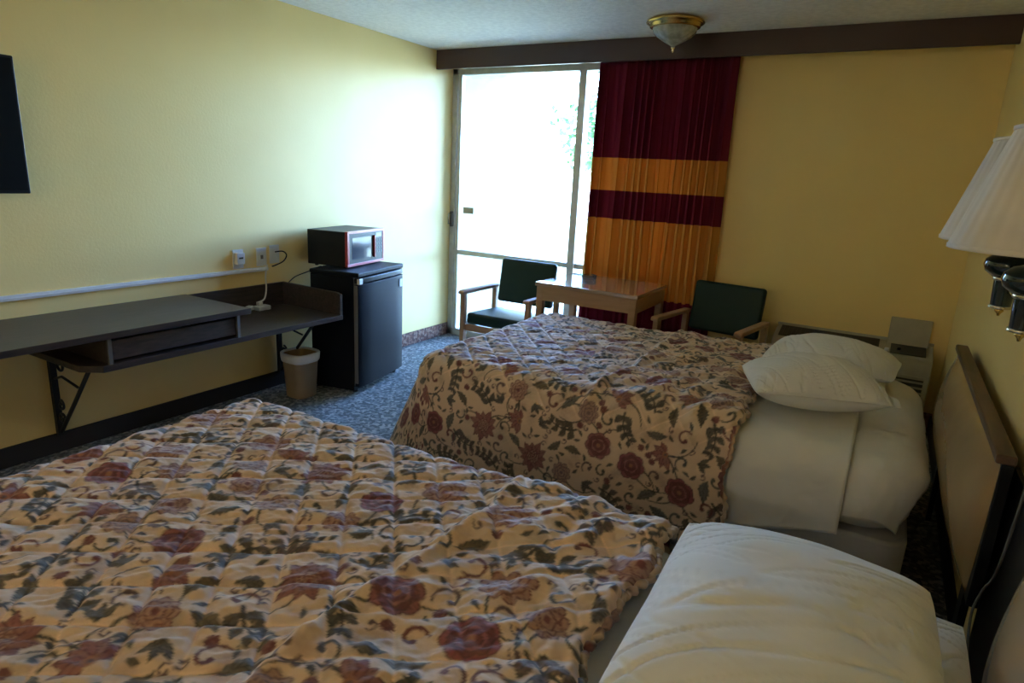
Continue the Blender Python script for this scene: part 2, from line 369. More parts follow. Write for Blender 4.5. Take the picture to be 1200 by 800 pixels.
D(dbox(-2.885, -2.872, 1.462, 1.478, .605, .728), 'edge_trim', 'greytrim')
D(dbox(-2.885, -2.872, 2.115, 2.131, .605, .728), 'edge_trim', 'greytrim')
def scroll(cx, cz, r0, turns, a0, sgn=1, n=26):
    return [(cx+(r0*(1-.8*i/n))*math.cos(a0+sgn*turns*2*PI*i/n), 0, cz+(r0*(1-.8*i/n))*math.sin(a0+sgn*turns*2*PI*i/n)) for i in range(n+1)]
for yb in (1.455, 2.80):
    b = D(MB().box(.004, .028, -.014, .014, .145-oz, .573-oz), 'wall_bracket', 'darkmetal', loc=(0, yb-oy, 0))
    MB().box(.004, .40, -.014, .014, .562-oz, .574-oz).tube([(.37, 0, .56-oz), (.20, 0, .36-oz), (.03, 0, .165-oz)], .010).tube([(.03, 0, .44-oz), (.10, 0, .465-oz), (.24, 0, .44-oz)], .006).tube(
        scroll(.055, .24-oz, .035, 1.3, -1.2), .006).tube(scroll(.10, .52-oz, .038, 1.3, 1.5), .006).tube(
        scroll(.06, .31-oz, .028, 1.2, 1.6, -1), .006).build('scroll_brace', 'darkmetal', b)

# raceway, wall plates, adaptor and cords
rw = MB().box(XL, XL+.022, .10, 2.735, .838, .862).box(XL+.022, XL+.026, .10, 2.735, .846, .854)
tag(rw.build('cable_raceway', 'raceway', bevel=.003), 'white cable raceway running along the wall above the desk', 'raceway')
def plate(y, z, label, kind, name='wall_outlet', cat='outlet'):
    t = thing(name, label, cat, (XL, y, z))
    MB().box(0, .008, -.037, .037, -.058, .058).build('cover_plate', 'white', t, bevel=.003)
    if kind == 'socket':
        for dz in (.02, -.02): MB().box(.008, .011, -.016, .016, dz-.014, dz+.014).build('socket', 'white', t, bevel=.002)
    elif kind == 'timer':
        MB().box(.008, .035, -.028, .028, -.03, .04).build('plugged_adaptor', 'white', t, bevel=.005)
        MB().box(.035, .037, -.014, .014, .004, .014).build('display', 'acdark', t)
    else:
        MB().box(.008, .013, -.008, .008, -.012, .012).build('jack', 'greytrim', t)
plate(2.53, .925, 'white plug-in adaptor on the wall outlet left of the other two', 'timer')
plate(2.70, .925, 'plain white wall plate between the adaptor and the corded outlet', 'jack', 'wall_plate', 'wall plate')
plate(2.80, .935, 'white wall outlet with a black cord looping out of it', 'socket')
bc = [(XL+.012, 2.80, .95), (XL+.05, 2.83, .955), (XL+.06, 2.85, .93), (XL+.04, 2.84, .89), (XL+.02, 2.79, .865), (XL+.015, 2.77, .86)]
def smooth(pts, n=8):
    P = [Vector(p) for p in pts]; out = []
    for i in range(len(P)-1):
        p0, p1, p2, p3 = P[max(i-1, 0)], P[i], P[i+1], P[min(i+2, len(P)-1)]
        for k in range(n):
            t = k/n; out.append(.5*((2*p1)+(p2-p0)*t+(2*p0-5*p1+4*p2-p3)*t*t+(3*p1-p0-3*p2+p3)*t**3))
    return out+[P[-1]]
tag(MB().tube(smooth(bc), .004).build('looped_cable', 'black'), 'short black cord looped at the rightmost wall outlet', 'cord')
tag(MB().tube(smooth([(XL+.03, 2.88, .742), (XL+.02, 2.95, .775), (XL+.03, 3.05, .80), (XL+.04, 3.16, .83)]), .0035).build('appliance_cord', 'black'), 'thin black cord rising from the desk back towards the refrigerator', 'cord')
ad = thing('power_adaptor', 'small white power strip adaptor lying on the lower desk shelf', 'power adaptor', (-3.33, 2.63, .605))
MB().box(-.03, .03, -.04, .05, 0, .028).build('adaptor_body', 'white', ad, bevel=.006)
MB().box(-.055, -.02, -.085, -.035, .001, .03, Matrix.Rotation(.5, 3, 'Z'), (-.03, -.05, 0)).build('plug', 'white', ad, bevel=.005)
MB().box(-.03, .0, -.015, .015, .028, .05).build('plug', 'white', ad, bevel=.004)
MB().tube(smooth([(-.02, .0, .048), (-.03, .05, .06), (-.045, .08, .12), (-.047, .08, .20), (-.052, .10, .27)]), .005).build('white_cord', 'white', ad)

# ------------------------------------------------------------------ refrigerator and microwave
fr = thing('mini_refrigerator', 'black mini refrigerator standing past the end of the desk', 'refrigerator', (-2.845, 2.985, ZF))
fr.rotation_euler = (0, 0, math.radians(11))
FH = .80
# local: +y to the far side, -x to the wall; front face at x = 0
MB().box(-.365, -.045, 0, .575, .015, FH-.03).build('cabinet', 'fridge', fr, bevel=.004)
MB().box(-.37, -.002, -.002, .577, FH-.03, FH).build('top_panel', 'fridge', fr, bevel=.008)
dsec = [(-.036, .0), (-.006, .002), (.004, .03), (.010, .15), (.012, .30), (.010, .45), (.004, .545), (-.006, .573), (-.036, .575)]
dd = MB().prism(dsec, 'z', .045, FH-.075).build('door', 'fridge', fr, bevel=.003)
MB().prism(dsec, 'z', FH-.068, FH-.034).build('handle_recess', 'black', fr, bevel=.006)
MB().box(-.045, -.036, .01, .57, .05, FH-.04).build('door_gasket', 'greytrim', fr)
MB().box(-.034, -.010, -.0035, .0005, .07, FH-.08).build('door_edge_strip', 'greytrim', dd)
MB().box(.0095, .0125, .50, .535, FH-.155, FH-.10).build('badge', 'raceway', dd)
MB().box(-.012, .008, -.003, .035, FH-.072, FH-.036).build('hinge_cover', 'raceway', fr, bevel=.002)
for (x, y) in ((-.34, .04), (-.34, .54), (-.06, .04), (-.06, .54)): MB().lathe([(.0, 0), (.018, 0), (.018, .02), (0, .02)], (x, y, 0), 12).build('foot', 'black', fr)

mw = thing('microwave_oven', 'black microwave with a red door frame on top of the refrigerator', 'microwave', (-3.02, 3.06, ZF+FH))
mw.rotation_euler = (0, 0, math.radians(11))
MB().box(-.30, -.012, 0, .455, .012, .238).build('cabinet', 'black', mw, bevel=.004)
f = MB(); z0, z1 = .010, .240
f.box(-.012, .008, 0, .455, z0, z0+.018).box(-.012, .008, 0, .455, z1-.018, z1).box(-.012, .008, 0, .022, z0+.018, z1-.018).box(-.012, .008, .437, .455, z0+.018, z1-.018)
f.build('door_frame', 'red', mw, bevel=.002)
MB().box(-.012, .006, .022, .335, z0+.018, z1-.018).build('door', 'black', mw, bevel=.002)
MB().box(.006, .0075, .055, .285, .055, .195).build('door_window', 'mesh', mw)
cp = MB().box(-.012, .005, .337, .437, z0+.018, z1-.018).build('control_panel', 'black', mw, bevel=.002)
MB().box(.005, .006, .352, .422, .185, .212).build('display', 'mesh', cp)
for i in range(4):
    for j in range(3): MB().box(.005, .008, .352+j*.026, .372+j*.026, .155-i*.026, .173-i*.026).build('button', 'acdark', cp, bevel=.001)
MB().box(.006, .02, .312, .326, .05, .20).build('door_handle', 'red', mw, bevel=.003)
for (x, y) in ((-.26, .04), (-.26, .41), (-.04, .04), (-.04, .41)): MB().lathe([(.0, 0), (.012, 0), (.012, .013), (0, .013)], (x, y, 0), 10).build('foot', 'black', mw)

# ------------------------------------------------------------------ waste bin
wb = thing('waste_bin', 'tan waste bin with white liner on the carpet under the desk end', 'waste bin', (-3.125, 2.745, ZF))
sq = lambda a, t: 1/((abs(math.cos(a))**3.2+abs(math.sin(a))**3.2)**(1/3.2))
MB().lathe([(.0, 0), (.074, 0), (.080, .006), (.096, .27), (.103, .272), (.103, .285), (.097, .288), (.090, .28), (.076, .012), (0, .012)], k=48, wob=sq).build('bin_body', 'bin', wb)
MB().lathe([(.098, .235), (.103, .245), (.1055, .27), (.1065, .292), (.100, .296), (.0925, .29), (.0905, .265), (.0900, .25)], k=60,
           wob=lambda a, t: sq(a, t)*(1+.012*math.sin(17*a+3*t)*(t < .6))).build('liner_bag', 'bag', wb)

# ------------------------------------------------------------------ table and chairs
TZ = .79; tb = thing('wooden_table', 'square light oak table with glossy top by the curtain', 'table', (-1.715, 4.235, ZF))
hx, hy = .375, .312
MB().box(-hx, hx, -hy, hy, TZ-.028-ZF, TZ-ZF).build('table_top', 'tabletop', tb, bevel=.006)
a = MB(); zt, zb = TZ-.028-ZF, TZ-.125-ZF
for s in (-1, 1):
    MB().box(-hx+.05, hx-.05, s*(hy-.022)-.010, s*(hy-.022)+.010, zb, zt).build('apron', 'tablewood', tb)
    MB().box(s*(hx-.022)-.010, s*(hx-.022)+.010, -hy+.05, hy-.05, zb, zt).build('apron', 'tablewood', tb)
    for q in (-1, 1): MB().box(s*(hx-.035)-.025, s*(hx-.035)+.025, q*(hy-.035)-.025, q*(hy-.035)+.025, 0, zt).build('leg', 'tablewood', tb, bevel=.006)
at_ = thing('ashtray', 'small clear glass ashtray on the oak table', 'ashtray', (-1.86, 4.33, TZ))
MB().lathe([(0, 0), (.045, 0), (.052, .006), (.056, .030), (.050, .032), (.042, .012), (0, .010)], k=32, wob=lambda a, t: 1+.03*math.cos(8*a)).build('bowl', 'ash', at_)
for k in range(3):
    a = k*2*PI/3; MB().box(-.006, .006, .048, .060, .024, .034, Matrix.Rotation(a, 3, 'Z'), (0, 0, 0)).build('rim_notch', 'ash', at_)

def make_chair(loc, rz, label):
    # local: chair faces -y, width along x
    t = thing('armchair', label, 'chair', loc, rz, None)
    w = .275
    def cushion(x0, x1, y0, y1, z0, z1, tilt=0, piv=(0, 0, 0)):
        return MB().box(x0, x1, y0, y1, z0, z1, Matrix.Rotation(tilt, 3, 'X'), piv)
    cushion(-w+.03, w-.03, -.24, .20, .345, .43, -.04, (0, 0, .4)).build('seat', 'green', t, bevel=.025, seg=4)
    cushion(-w+.035, w-.035, .175, .235, .47, .81, -.16, (0, .2, .43)).build('backrest', 'green', t, bevel=.022, seg=4)
    for s in (-1, 1):
        x = s*w
        MB().box(x-.018, x+.018, -.25, -.205, 0, .575).build('leg', 'tablewood', t, bevel=.006)
        lg = MB().prism([(.235, 0), (.275, 0), (.235, .40), (.235, .60), (.195, .60), (.195, .40)], 'x', x-.018, x+.018); lg.build('leg', 'tablewood', t, bevel=.004)
        MB().prism([(-.27, .575), (.235, .575), (.235, .600), (-.255, .603), (-.27, .595)], 'x', x-.026, x+.026).build('armrest', 'tablewood', t, bevel=.006)
        MB().box(x-.012, x+.012, -.205, .20, .31, .36).build('side_rail', 'tablewood', t, bevel=.004)
    MB().box(-w+.018, w-.018, -.235, -.21, .30, .35).build('front_rail', 'tablewood', t, bevel=.004)
    MB().box(-w+.018, w-.018, .205, .225, .30, .36).build('rear_rail', 'tablewood', t, bevel=.004)
    return t
ch = make_chair((-2.395, 4.13, ZF), 0, 'green armchair left of the oak table in front of the glass')
dup(ch, (-.925, 4.215, ZF), math.radians(-9), 'green armchair right of the oak table below the curtain edge')

# ------------------------------------------------------------------ heater / air conditioner
ac = thing('wall_air_conditioner', 'beige air conditioner unit under the far wall beside the pillows', 'air conditioner', (-.12, YF, ZF))
bx0, bx1 = -.46, .455
body = MB().prism([(0, .08), (-.24, .08), (-.245, .40), (-.215, .475), (-.20, .49), (0, .54)], 'x', bx0, bx1)
body.build('cabinet', 'ac', ac, bevel=.008)
gr = MB().prism([(-.02, .537), (-.175, .499), (-.175, .503), (-.02, .542)], 'x', bx0+.03, .16); g1 = gr.build('top_grille', 'acdark', ac)
m = MB()
for k in range(22): m.box(bx0+.05+k*.026, bx0+.054+k*.026, -.17, -.025, .5, .508, Matrix.Rotation(.245, 3, 'X'), (0, -.175, .5))
m.build('grille_fin', 'acdark', g1)
MB().box(bx0, bx1, -.012, 0, .54, .556).build('back_trim', 'ac', ac)
MB().prism([(-.06, .529), (-.185, .498), (-.185, .503), (-.06, .534)], 'x', .225, .415).build('control_panel', 'acdark', ac)
ld = MB().box(.20, .425, -.052, -.040, .515, .70, Matrix.Rotation(-.10, 3, 'X'), (0, -.05, .53)); ld.build('control_lid', 'ac', ac, bevel=.005)
MB().lathe([(0, 0), (.014, 0), (.012, .02), (0, .02)], (.205, -.17, .503), 16).build('knob', 'raceway', ac)
MB().lathe([(0, 0), (.012, 0), (.010, .016), (0, .016)], (.27, -.14, .515), 16).build('knob', 'black', ac)
m = MB()
for k in range(9): m.box(bx0+.03, bx1-.03, -.250, -.238, .12+k*.032, .132+k*.032)
m.build('front_louvre', 'ac', ac, bevel=.002)
m = MB().box(bx0+.03, bx1-.03, -.2445, -.240, .10, .40).build('louvre_shadow_gap', 'acdark', ac)  # flat dark sheet, stands in for the shade between the louvres
m.name = 'louvre_shade_sheet'

# ------------------------------------------------------------------ the printed cloth: floral pattern drawn into a tile
TS, TN = 1.26, 504; PX = TS/TN
GROUND = np.array((.68, .49, .335))
img = np.ones((TN, TN, 3))*GROUND
BUR = np.array((.155, .026, .034)); ROSE = np.array((.27, .085, .085)); RUST = np.array((.32, .12, .06)); PLUM = np.array((.10, .055, .060))
DKG = np.array((.036, .038, .032)); GRY = np.array((.105, .108, .10)); OLV = np.array((.12, .09, .045)); TAN = np.array((.50, .31, .15)); PALE = np.array((.68, .52, .36))
def win_(cx, cy, R):
    ix = np.arange(int((cx-R)/PX), int((cx+R)/PX)+1); iy = np.arange(int((cy-R)/PX), int((cy+R)/PX)+1)
    return np.ix_(iy % TN, ix % TN), (ix*PX-cx)[None, :]+0*iy[:, None], (iy*PX-cy)[:, None]+0*ix[None, :]
def blend(ix, m, c):
    m = np.clip(m, 0, 1)[..., None]; img[ix] = img[ix]*(1-m)+c*m
def sm(d, w=.0014): return np.clip(.5-d/w, 0, 1)
def rose(cx, cy, R, c1=BUR, c2=ROSE, c3=RUST):
    ix, X, Y = win_(cx, cy, R*1.3); r = np.hypot(X, Y); a = np.arctan2(Y, X); p0 = rng.random()*6
    for k, (q, pet) in enumerate(((1., 7), (.78, 6), (.58, 5), (.40, 5), (.24, 4))):
        e = R*q*(.86+.14*np.abs(np.cos(a*pet/2+p0+k*1.1)))
        col = c2 if k % 2 == 0 else c1
        blend(ix, sm(r-e), c1*.55); blend(ix, sm(r-e+.0035), col+(.06 if k == 2 else 0)*PALE)
        blend(ix, sm(r-e+.003)*(np.abs(np.sin(a*pet*2+k)) < .22)*.5, c1*.6)
    blend(ix, sm(r-R*.13), c3)
def lacy(cx, cy, R, c1=BUR):
    ix, X, Y = win_(cx, cy, R*1.2); r = np.hypot(X, Y); a = np.arctan2(Y, X); p0 = rng.random()*6
    for q, pet in ((1., 9), (.72, 7), (.45, 5)):
        e = R*q*(.80+.20*np.abs(np.cos(a*pet/2+p0*q)))
        blend(ix, sm(r-e), c1*.8); blend(ix, sm(r-e+.004)*.8, ROSE*.55+GROUND*.45)
        blend(ix, sm(r-e+.004)*(np.abs(np.sin(a*pet*1.5+q)) < .18)*.7, c1)
    blend(ix, sm(r-R*.16), c1)
def spiky(cx, cy, R, c1=BUR, c2=ROSE, n=9, a0=0, fan=2*PI):
    for k in range(n):
        th = a0+fan*k/n; ca, sa = math.cos(th), math.sin(th); L = R*(.8+.2*((k*7) % 3)/2)
        ix, X, Y = win_(cx+ca*L*.55, cy+sa*L*.55, L*.62)
        u = X*ca+Y*sa; v = -X*sa+Y*ca; t = np.clip(u/(L*.5), -1, 1); w = R*.19*(1-t*t)*(1.2-.4*t)
        blend(ix, sm(np.abs(v)-w)*(np.abs(u) < L*.5), c1*.7); blend(ix, sm(np.abs(v)-w+.003)*(np.abs(u) < L*.48)*.8, (c2 if k % 2 else c1*1.6)*.8+GROUND*.15)
        blend(ix, sm(np.abs(v)-.0008)*(np.abs(u) < L*.4), c1*.5)
    ix, X, Y = win_(cx, cy, R*.3); r = np.hypot(X, Y); blend(ix, sm(r-R*.2), RUST); blend(ix, sm(r-R*.09), PLUM)
def leaf(cx, cy, L, th, col=DKG, col2=GRY, wd=.27, bend=0.):
    ca, sa = math.cos(th), math.sin(th); ix, X, Y = win_(cx, cy, L*.62)
    u = X*ca+Y*sa; v = -X*sa+Y*ca; t = np.clip(u/(L*.5), -1, 1); v = v-bend*L*(1-t*t)
    w = L*wd*(1-np.abs(t)**1.6)*(1+.12*np.sin(u/L*34)); ins = np.abs(u) < L*.5
    blend(ix, sm(np.abs(v)-w)*ins, col); blend(ix, sm(np.abs(v)-w+.0035)*ins*.85, col2*.75+GROUND*.08)
    veins = (np.abs(np.sin((u-np.abs(v)*.9)*PI/(L*.13))) < .30)
    blend(ix, sm(np.abs(v)-w+.005)*ins*veins*.8, col); blend(ix, sm(np.abs(v)-.0012)*ins, col*.7)
def stroke(pts, w0, w1, col):
    n = len(pts)
    for i, (x, y) in enumerate(pts):
        w = w0+(w1-w0)*i/n; ix, X, Y = win_(x, y, w+.002); blend(ix, sm(np.hypot(X, Y)-w), col)
def curve(p0, p1, p2, n=60): return [((1-t)**2*p0[0]+2*t*(1-t)*p1[0]+t*t*p2[0], (1-t)**2*p0[1]+2*t*(1-t)*p1[1]+t*t*p2[1]) for t in np.linspace(0, 1, n)]
def spiral(cx, cy, R, th, s=1, col=PLUM, w=.005):
    pts = [(cx+R*(1-.75*i/70)*math.cos(th+s*4.6*i/70), cy+R*(1-.75*i/70)*math.sin(th+s*4.6*i/70)) for i in range(71)]
    stroke(pts, w*.5, w, col); x, y = pts[-1]; ix, X, Y = win_(x, y, w*2); blend(ix, sm(np.hypot(X, Y)-w*1.6), col)
flowers = []
def place(R):
    for _ in range(400):
        x, y = rng.random(2)*TS
        ok = True
        for (a, b, r) in flowers:
            dx = abs(x-a); dy = abs(y-b); dx = min(dx, TS-dx); dy = min(dy, TS-dy)
            if math.hypot(dx, dy) < (R+r)*1.08: ok = False; break
        if ok: flowers.append((x, y, R)); return x, y
    return None
big = [place(.068) for _ in range(15)]; aca = [place(.058) for _ in range(20)]; med = [place(.050) for _ in range(16)]; lv = [place(.036) for _ in range(46)]
sc = [place(.027) for _ in range(70)]; ti = [place(.0135) for _ in range(260)]
big, aca, med, lv, sc, ti = [[b for b in L_ if b] for L_ in (big, aca, med, lv, sc, ti)]
def lobed(cx, cy, R, th, col, col2, s=1):                 # curling lobed leaf spray on a dark spine
    pts = curve((cx-R*math.cos(th), cy-R*math.sin(th)), (cx+s*R*.6*math.sin(th), cy-s*R*.6*math.cos(th)), (cx+R*math.cos(th), cy+R*math.sin(th)), 50)
    for k in range(4):
        i = 6+k*12; x, y = pts[i]; dx, dy = pts[i+1][0]-pts[i-1][0], pts[i+1][1]-pts[i-1][1]; a = math.atan2(dy, dx)
        L = R*(.85-.08*k)
        for sg in (-1, 1):
            b = a+sg*(.95-.06*k); leaf(x+math.cos(b)*L*.42, y+math.sin(b)*L*.42, L*.95, b, col, col2, .29, .10*sg)
    stroke(pts, .0050, .0025, col*.7)
# faint washes of olive and plum under the drawn flowers
for _ in range(150):
    x, y = rng.random(2)*TS; R_ = .02+.035*rng.random(); ix, X, Y = win_(x, y, R_*1.6); a = rng.random()*3
    u = X*math.cos(a)+Y*math.sin(a); v = -X*math.sin(a)+Y*math.cos(a)
    blend(ix, np.clip(1.2-np.hypot(u/R_, v/R_*1.8)+.2*np.sin(u*300)*np.sin(v*260), 0, 1)*.30, (OLV, PLUM*2, ROSE, GRY)[_ % 4])
for i, p in enumerate(big+med):
    for s in (-1, 1):
        a = rng.random()*6.28; L = .12+.06*rng.random()
        e_ = (p[0]+L*math.cos(a), p[1]+L*math.sin(a)); c_ = (p[0]+L*.7*math.cos(a+.7*s), p[1]+L*.7*math.sin(a+.7*s))
        stroke(curve(p, c_, e_), .0042, .0020, DKG*.8)
for i, (x, y) in enumerate(aca):
    lobed(x, y, .060+.012*rng.random(), rng.random()*6.28, DKG*.75, (GRY*.75, DKG*1.3, OLV*.6, PLUM*1.2)[i % 4], 1 if i % 2 else -1)
for i, (x, y) in enumerate(sc):
    spiral(x, y, .030+.012*rng.random(), rng.random()*6.28, 1 if i % 2 else -1, (PLUM, DKG*.8, GRY*.6, BUR*.8)[i % 4], .0055)
for i, (x, y) in enumerate(lv):
    th = rng.random()*6.28
    if i % 3 == 0:
        for k in (-1, 0, 1): leaf(x+.020*math.cos(th+k*.8), y+.020*math.sin(th+k*.8), .056, th+k*.8, DKG*.8, (GRY*.8, OLV*.7, PLUM*1.3)[i % 3], .2)
    else: leaf(x, y, .085+.02*rng.random(), th, DKG*.8, (GRY*.9, OLV*.8, GRY*1.2)[i % 3], .2, .10*(1 if i % 2 else -1))
for i, (x, y) in enumerate(med):
    if i % 3 == 0: spiky(x, y, .068, BUR, ROSE, 6, rng.random()*6, 3.6)
    else: lacy(x, y, .050, BUR*.8+PLUM*.3 if i % 3 == 1 else PLUM*1.5)
for i, (x, y) in enumerate(big):
    if i % 4 == 2: spiky(x, y, .082, BUR, ROSE, 11); lacy(x, y, .034, BUR)
    elif i % 4 == 1: lacy(x, y, .068)
    else: rose(x, y, .062, BUR, ROSE if i % 2 else BUR*1.6+.02)
for i, (x, y) in enumerate(ti):
    if i % 7 == 0: lacy(x, y, .016, BUR)
    elif i % 2 == 0: leaf(x, y, .036, rng.random()*6.28, DKG*.9, GRY*.8, .2, .1)
    else: spiral(x, y, .015, rng.random()*6, 1, (DKG, PLUM)[i % 2], .0032)
# the print is worn and slightly uneven: mix back towards the ground
_n = rng.random((64, 64)); _n = np.kron(_n, np.ones((8, 8)))[:TN, :TN]
for _k in range(3): _n = (_n+np.roll(_n, 3, 0)+np.roll(_n, 3, 1)+np.roll(_n, -3, 0)+np.roll(_n, -3, 1))/5
img = img*(1-(.02+.10*_n[..., None]))+GROUND*(.02+.10*_n[..., None])
def tile(X, Y):
    fx = (X/PX) % TN; fy = (Y/PX) % TN; ix = np.floor(fx).astype(int); iy = np.floor(fy).astype(int); ax = (fx-ix)[..., None]; ay = (fy-iy)[..., None]
    i1 = (ix+1) % TN; j1 = (iy+1) % TN; ix %= TN; iy %= TN
    return (img[iy, ix]*(1-ax)+img[iy, i1]*ax)*(1-ay)+(img[j1, ix]*(1-ax)+img[j1, i1]*ax)*ay

# smooth value noise
def vnoise(X, Y, s, seed):
    g = np.random.default_rng(seed).random((64, 64)); x = X/s; y = Y/s
    ix = np.floor(x).astype(int); iy = np.floor(y).astype(int); fx = x-ix; fy = y-iy; fx = fx*fx*(3-2*fx); fy = fy*fy*(3-2*fy)
    a = g[iy % 64, ix % 64]; b = g[iy % 64, (ix+1) % 64]; c = g[(iy+1) % 64, ix % 64]; d = g[(iy+1) % 64, (ix+1) % 64]
    return (a*(1-fx)+b*fx)*(1-fy)+(c*(1-fx)+d*fx)*fy-.5

def drape(S_, T_, xa, xb, ya, yb, z, r, flare=.06, ripple=.0, rk=9., zmin=None, RC=0, ff=0):
    """cloth coordinates -> position and outward normal, folded over the rectangle xa..xb, ya..yb"""
    cx = np.clip(S_, xa, xb); cy = np.clip(T_, ya, yb); ex = S_-cx; ey = T_-cy; e = np.hypot(ex, ey)+1e-9
    dx, dy = ex/e, ey/e
    if RC > r:
        k_ = RC-r
        for sx, X0_ in ((1, xb-k_), (-1, xa+k_)):
            for sy, Y0_ in ((1, yb-k_), (-1, ya+k_)):
                qx = sx*(S_-X0_); qy = sy*(T_-Y0_); L = np.hypot(qx, qy)+1e-9; c_ = (qx > 0) & (qy > 0); o_ = c_ & (L > k_)
                cx = np.where(o_, X0_+sx*qx/L*k_, np.where(c_, S_, cx)); cy = np.where(o_, Y0_+sy*qy/L*k_, np.where(c_, T_, cy))
                dx = np.where(o_, sx*qx/L, dx); dy = np.where(o_, sy*qy/L, dy)
                e = np.where(o_, L-k_, np.where(c_, 1e-9, e))
    q = np.clip(e/r, 0, PI/2); out = r*np.sin(q); down = r*(1-np.cos(q)); e2 = np.maximum(e-r*PI/2, 0)
    s = cx*rk+cy*rk*1.3+np.arctan2(ey, ex+1e-9)*3.0
    rp = ripple*np.clip(e2/.3, 0, 1)*np.sin(s)
    fl = flare+ff*np.clip(-dx, 0, 1)**1.5
    out = out+fl*e2+rp; down = down+e2*np.sqrt(1-fl*fl)
    Z = z-down
    if zmin is not None: Z = np.maximum(Z, zmin)
    P = np.stack([cx+dx*out, cy+dy*out, Z], -1)
    Nn = np.stack([dx*np.sin(q), dy*np.sin(q), np.cos(q)], -1)
    return P, Nn, e

def bedspread(name, label, yn, yf, xf, xh, z, step, hump, off, r, ybot_ext, seed, flare=.13, RC=0):
    dropn = ybot_ext; s = np.arange(xf-dropn, xh+step, step); t = np.arange(yn-dropn, yf+dropn, step)
    S_, T_ = np.meshgrid(s, t)
    wav = .012*np.sin(T_*14+seed)+.008*np.sin(T_*31)                   # the turned edge wanders a little
    hfrac = np.clip((S_-(xh-.35))/.35, 0, 1); S2 = S_+wav*hfrac
    P, Nn, e = drape(S2, T_, xf+r, xh+1, yn+r, yf-r, z, r, flare, .010, 11., None, RC, .30 if RC else .08)
    # quilting: a diamond grid of stitched grooves
    a1, a2 = math.radians(35), math.radians(-49.5); sp = .121
    n1 = (S_*(-math.sin(a1))+T_*math.cos(a1)); n2 = (S_*(-math.sin(a2))+T_*math.cos(a2))
    k = sp*math.sin(a1-a2)
    d1 = np.abs((n1/k) % 1-.5)*2; d2 = np.abs((n2/k) % 1-.5)*2        # 1 at stitch line
    g1 = np.exp(-((1-d1)*k/2/.007)**2); g2 = np.exp(-((1-d2)*k/2/.007)**2)
    cell = np.sqrt(np.clip((1-d1**4)*(1-d2**4), 0, 1)); puff = .0068*cell-.0045*np.maximum(g1, g2)
    # soft wrinkles
    flat = np.clip(1-e/.2, 0, 1)
    w1 = vnoise(S_*.5+T_*.5, T_*.9-S_*.5, .040, seed)*.008+vnoise(S_*1.1-T_*.3, T_*.6+S_*.2, .06, seed+9)*.008+vnoise(S_, T_, .016, seed+3)*.0025
    w1 = w1+vnoise(S_*.8+T_*.7, (T_*.8-S_*.8)*2.6, .036, seed+12)*.006+vnoise(S_*1.6+T_, T_*2.4-S_*1.1, .020, seed+13)*.0028
    w2 = vnoise(S_*.6+T_*.5, T_*2.2-S_*1.2, .08, seed+1)*.010
    hz = np.clip((S_-(xh-hump-.05-.10*vnoise(T_, T_*0, .25, seed+5)))/.10, 0, 1); hz = hz*hz*(3-2*hz)
    rough = hz*(vnoise(S_*1.1-T_*.35, T_*.40+S_*.22, .060, seed+2)*.026+vnoise(S_*1.0-T_*.5, T_*.5+S_*.4, .030, seed+7)*.009)
    lift = (hz*.016+.026*np.exp(-((hz-.6)/.35)**2)*(hz>0.01))*flat
    qf = np.clip(1-(e-r)/.10, 0, 1); puff = puff*qf
    h = .004+puff*(1-.35*hz)+w1*(.25+.75*flat)*(1-.75*(1-cell)*qf)*1.0+w2*flat+rough*(.35+.65*flat)+lift+.001
    P = P+Nn*np.maximum(h, -.002)[..., None]
    edge = np.clip((S_-(xh-.02))/.02, 0, 1); P[..., 2] -= .022*edge*edge*flat*1.0
    C = tile(S_*1.06+off[0], T_*1.06+off[1])
    C = C*(1+.30*qf[..., None]*np.maximum(np.exp(-((1-d1)*k/2/.0025)**2), np.exp(-((1-d2)*k/2/.0025)**2))[..., None])                       # stitching thread
    me = bpy.data.meshes.new(name); ny, nx = S_.shape
    me.vertices.add(ny*nx); me.vertices.foreach_set('co', P.reshape(-1).astype(np.float32))
    idx = np.arange(ny*nx).reshape(ny, nx); F = np.stack([idx[:-1, :-1], idx[:-1, 1:], idx[1:, 1:], idx[1:, :-1]], -1).reshape(-1, 4)
    keep = (P.reshape(-1, 3)[F][:, :, 2].max(1) > ZF+.06)
    F = F[keep]; n = len(F)
    me.loops.add(n*4); me.loops.foreach_set('vertex_index', F.reshape(-1).astype(np.int32))
    me.polygons.add(n); me.polygons.foreach_set('loop_start', (np.arange(n)*4).astype(np.int32)); me.polygons.foreach_set('loop_total', np.full(n, 4, np.int32))
    me.update(); me.polygons.foreach_set('use_smooth', np.ones(n, bool))
    at = me.color_attributes.new('print', 'FLOAT_COLOR', 'POINT')
    at.data.foreach_set('color', np.concatenate([C.reshape(-1, 3), np.ones((ny*nx, 1))], 1).reshape(-1).astype(np.float32))
    bm = bmesh.new(); bm.from_mesh(me); loose = [v for v in bm.verts if not v.link_faces]; bmesh.ops.delete(bm, geom=loose, context='VERTS'); bm.to_mesh(me); bm.free()
    me.materials.append(M['print'])
    root = thing(name, label, 'bedspread', ((xf+xh)/2, (yn+yf)/2, z))
    o = bpy.data.objects.new('quilted_cloth', me); COL.objects.link(o); o.parent = root; o.location = (-root.location[0], -root.location[1], -root.location[2])
    md = o.modifiers.new('solid', 'SOLIDIFY'); md.thickness = .003; md.offset = -1
    # corded edge at the head end
    i = nx-1; pts = [P[j, i] for j in range(0, ny, max(1, int(.012/step))) if P[j, i, 2] > ZF+.08]
    eb = MB().tube([(p[0]+.004*math.sin(k*1.9), p[1], p[2]+.002*math.cos(k*1.7)) for k, p in enumerate(pts)], [.009+.0025*math.sin(k*1.6) for k in range(len(pts))], 8)
    ob = eb.build('edge_binding', 'print', root); ob.location = o.location
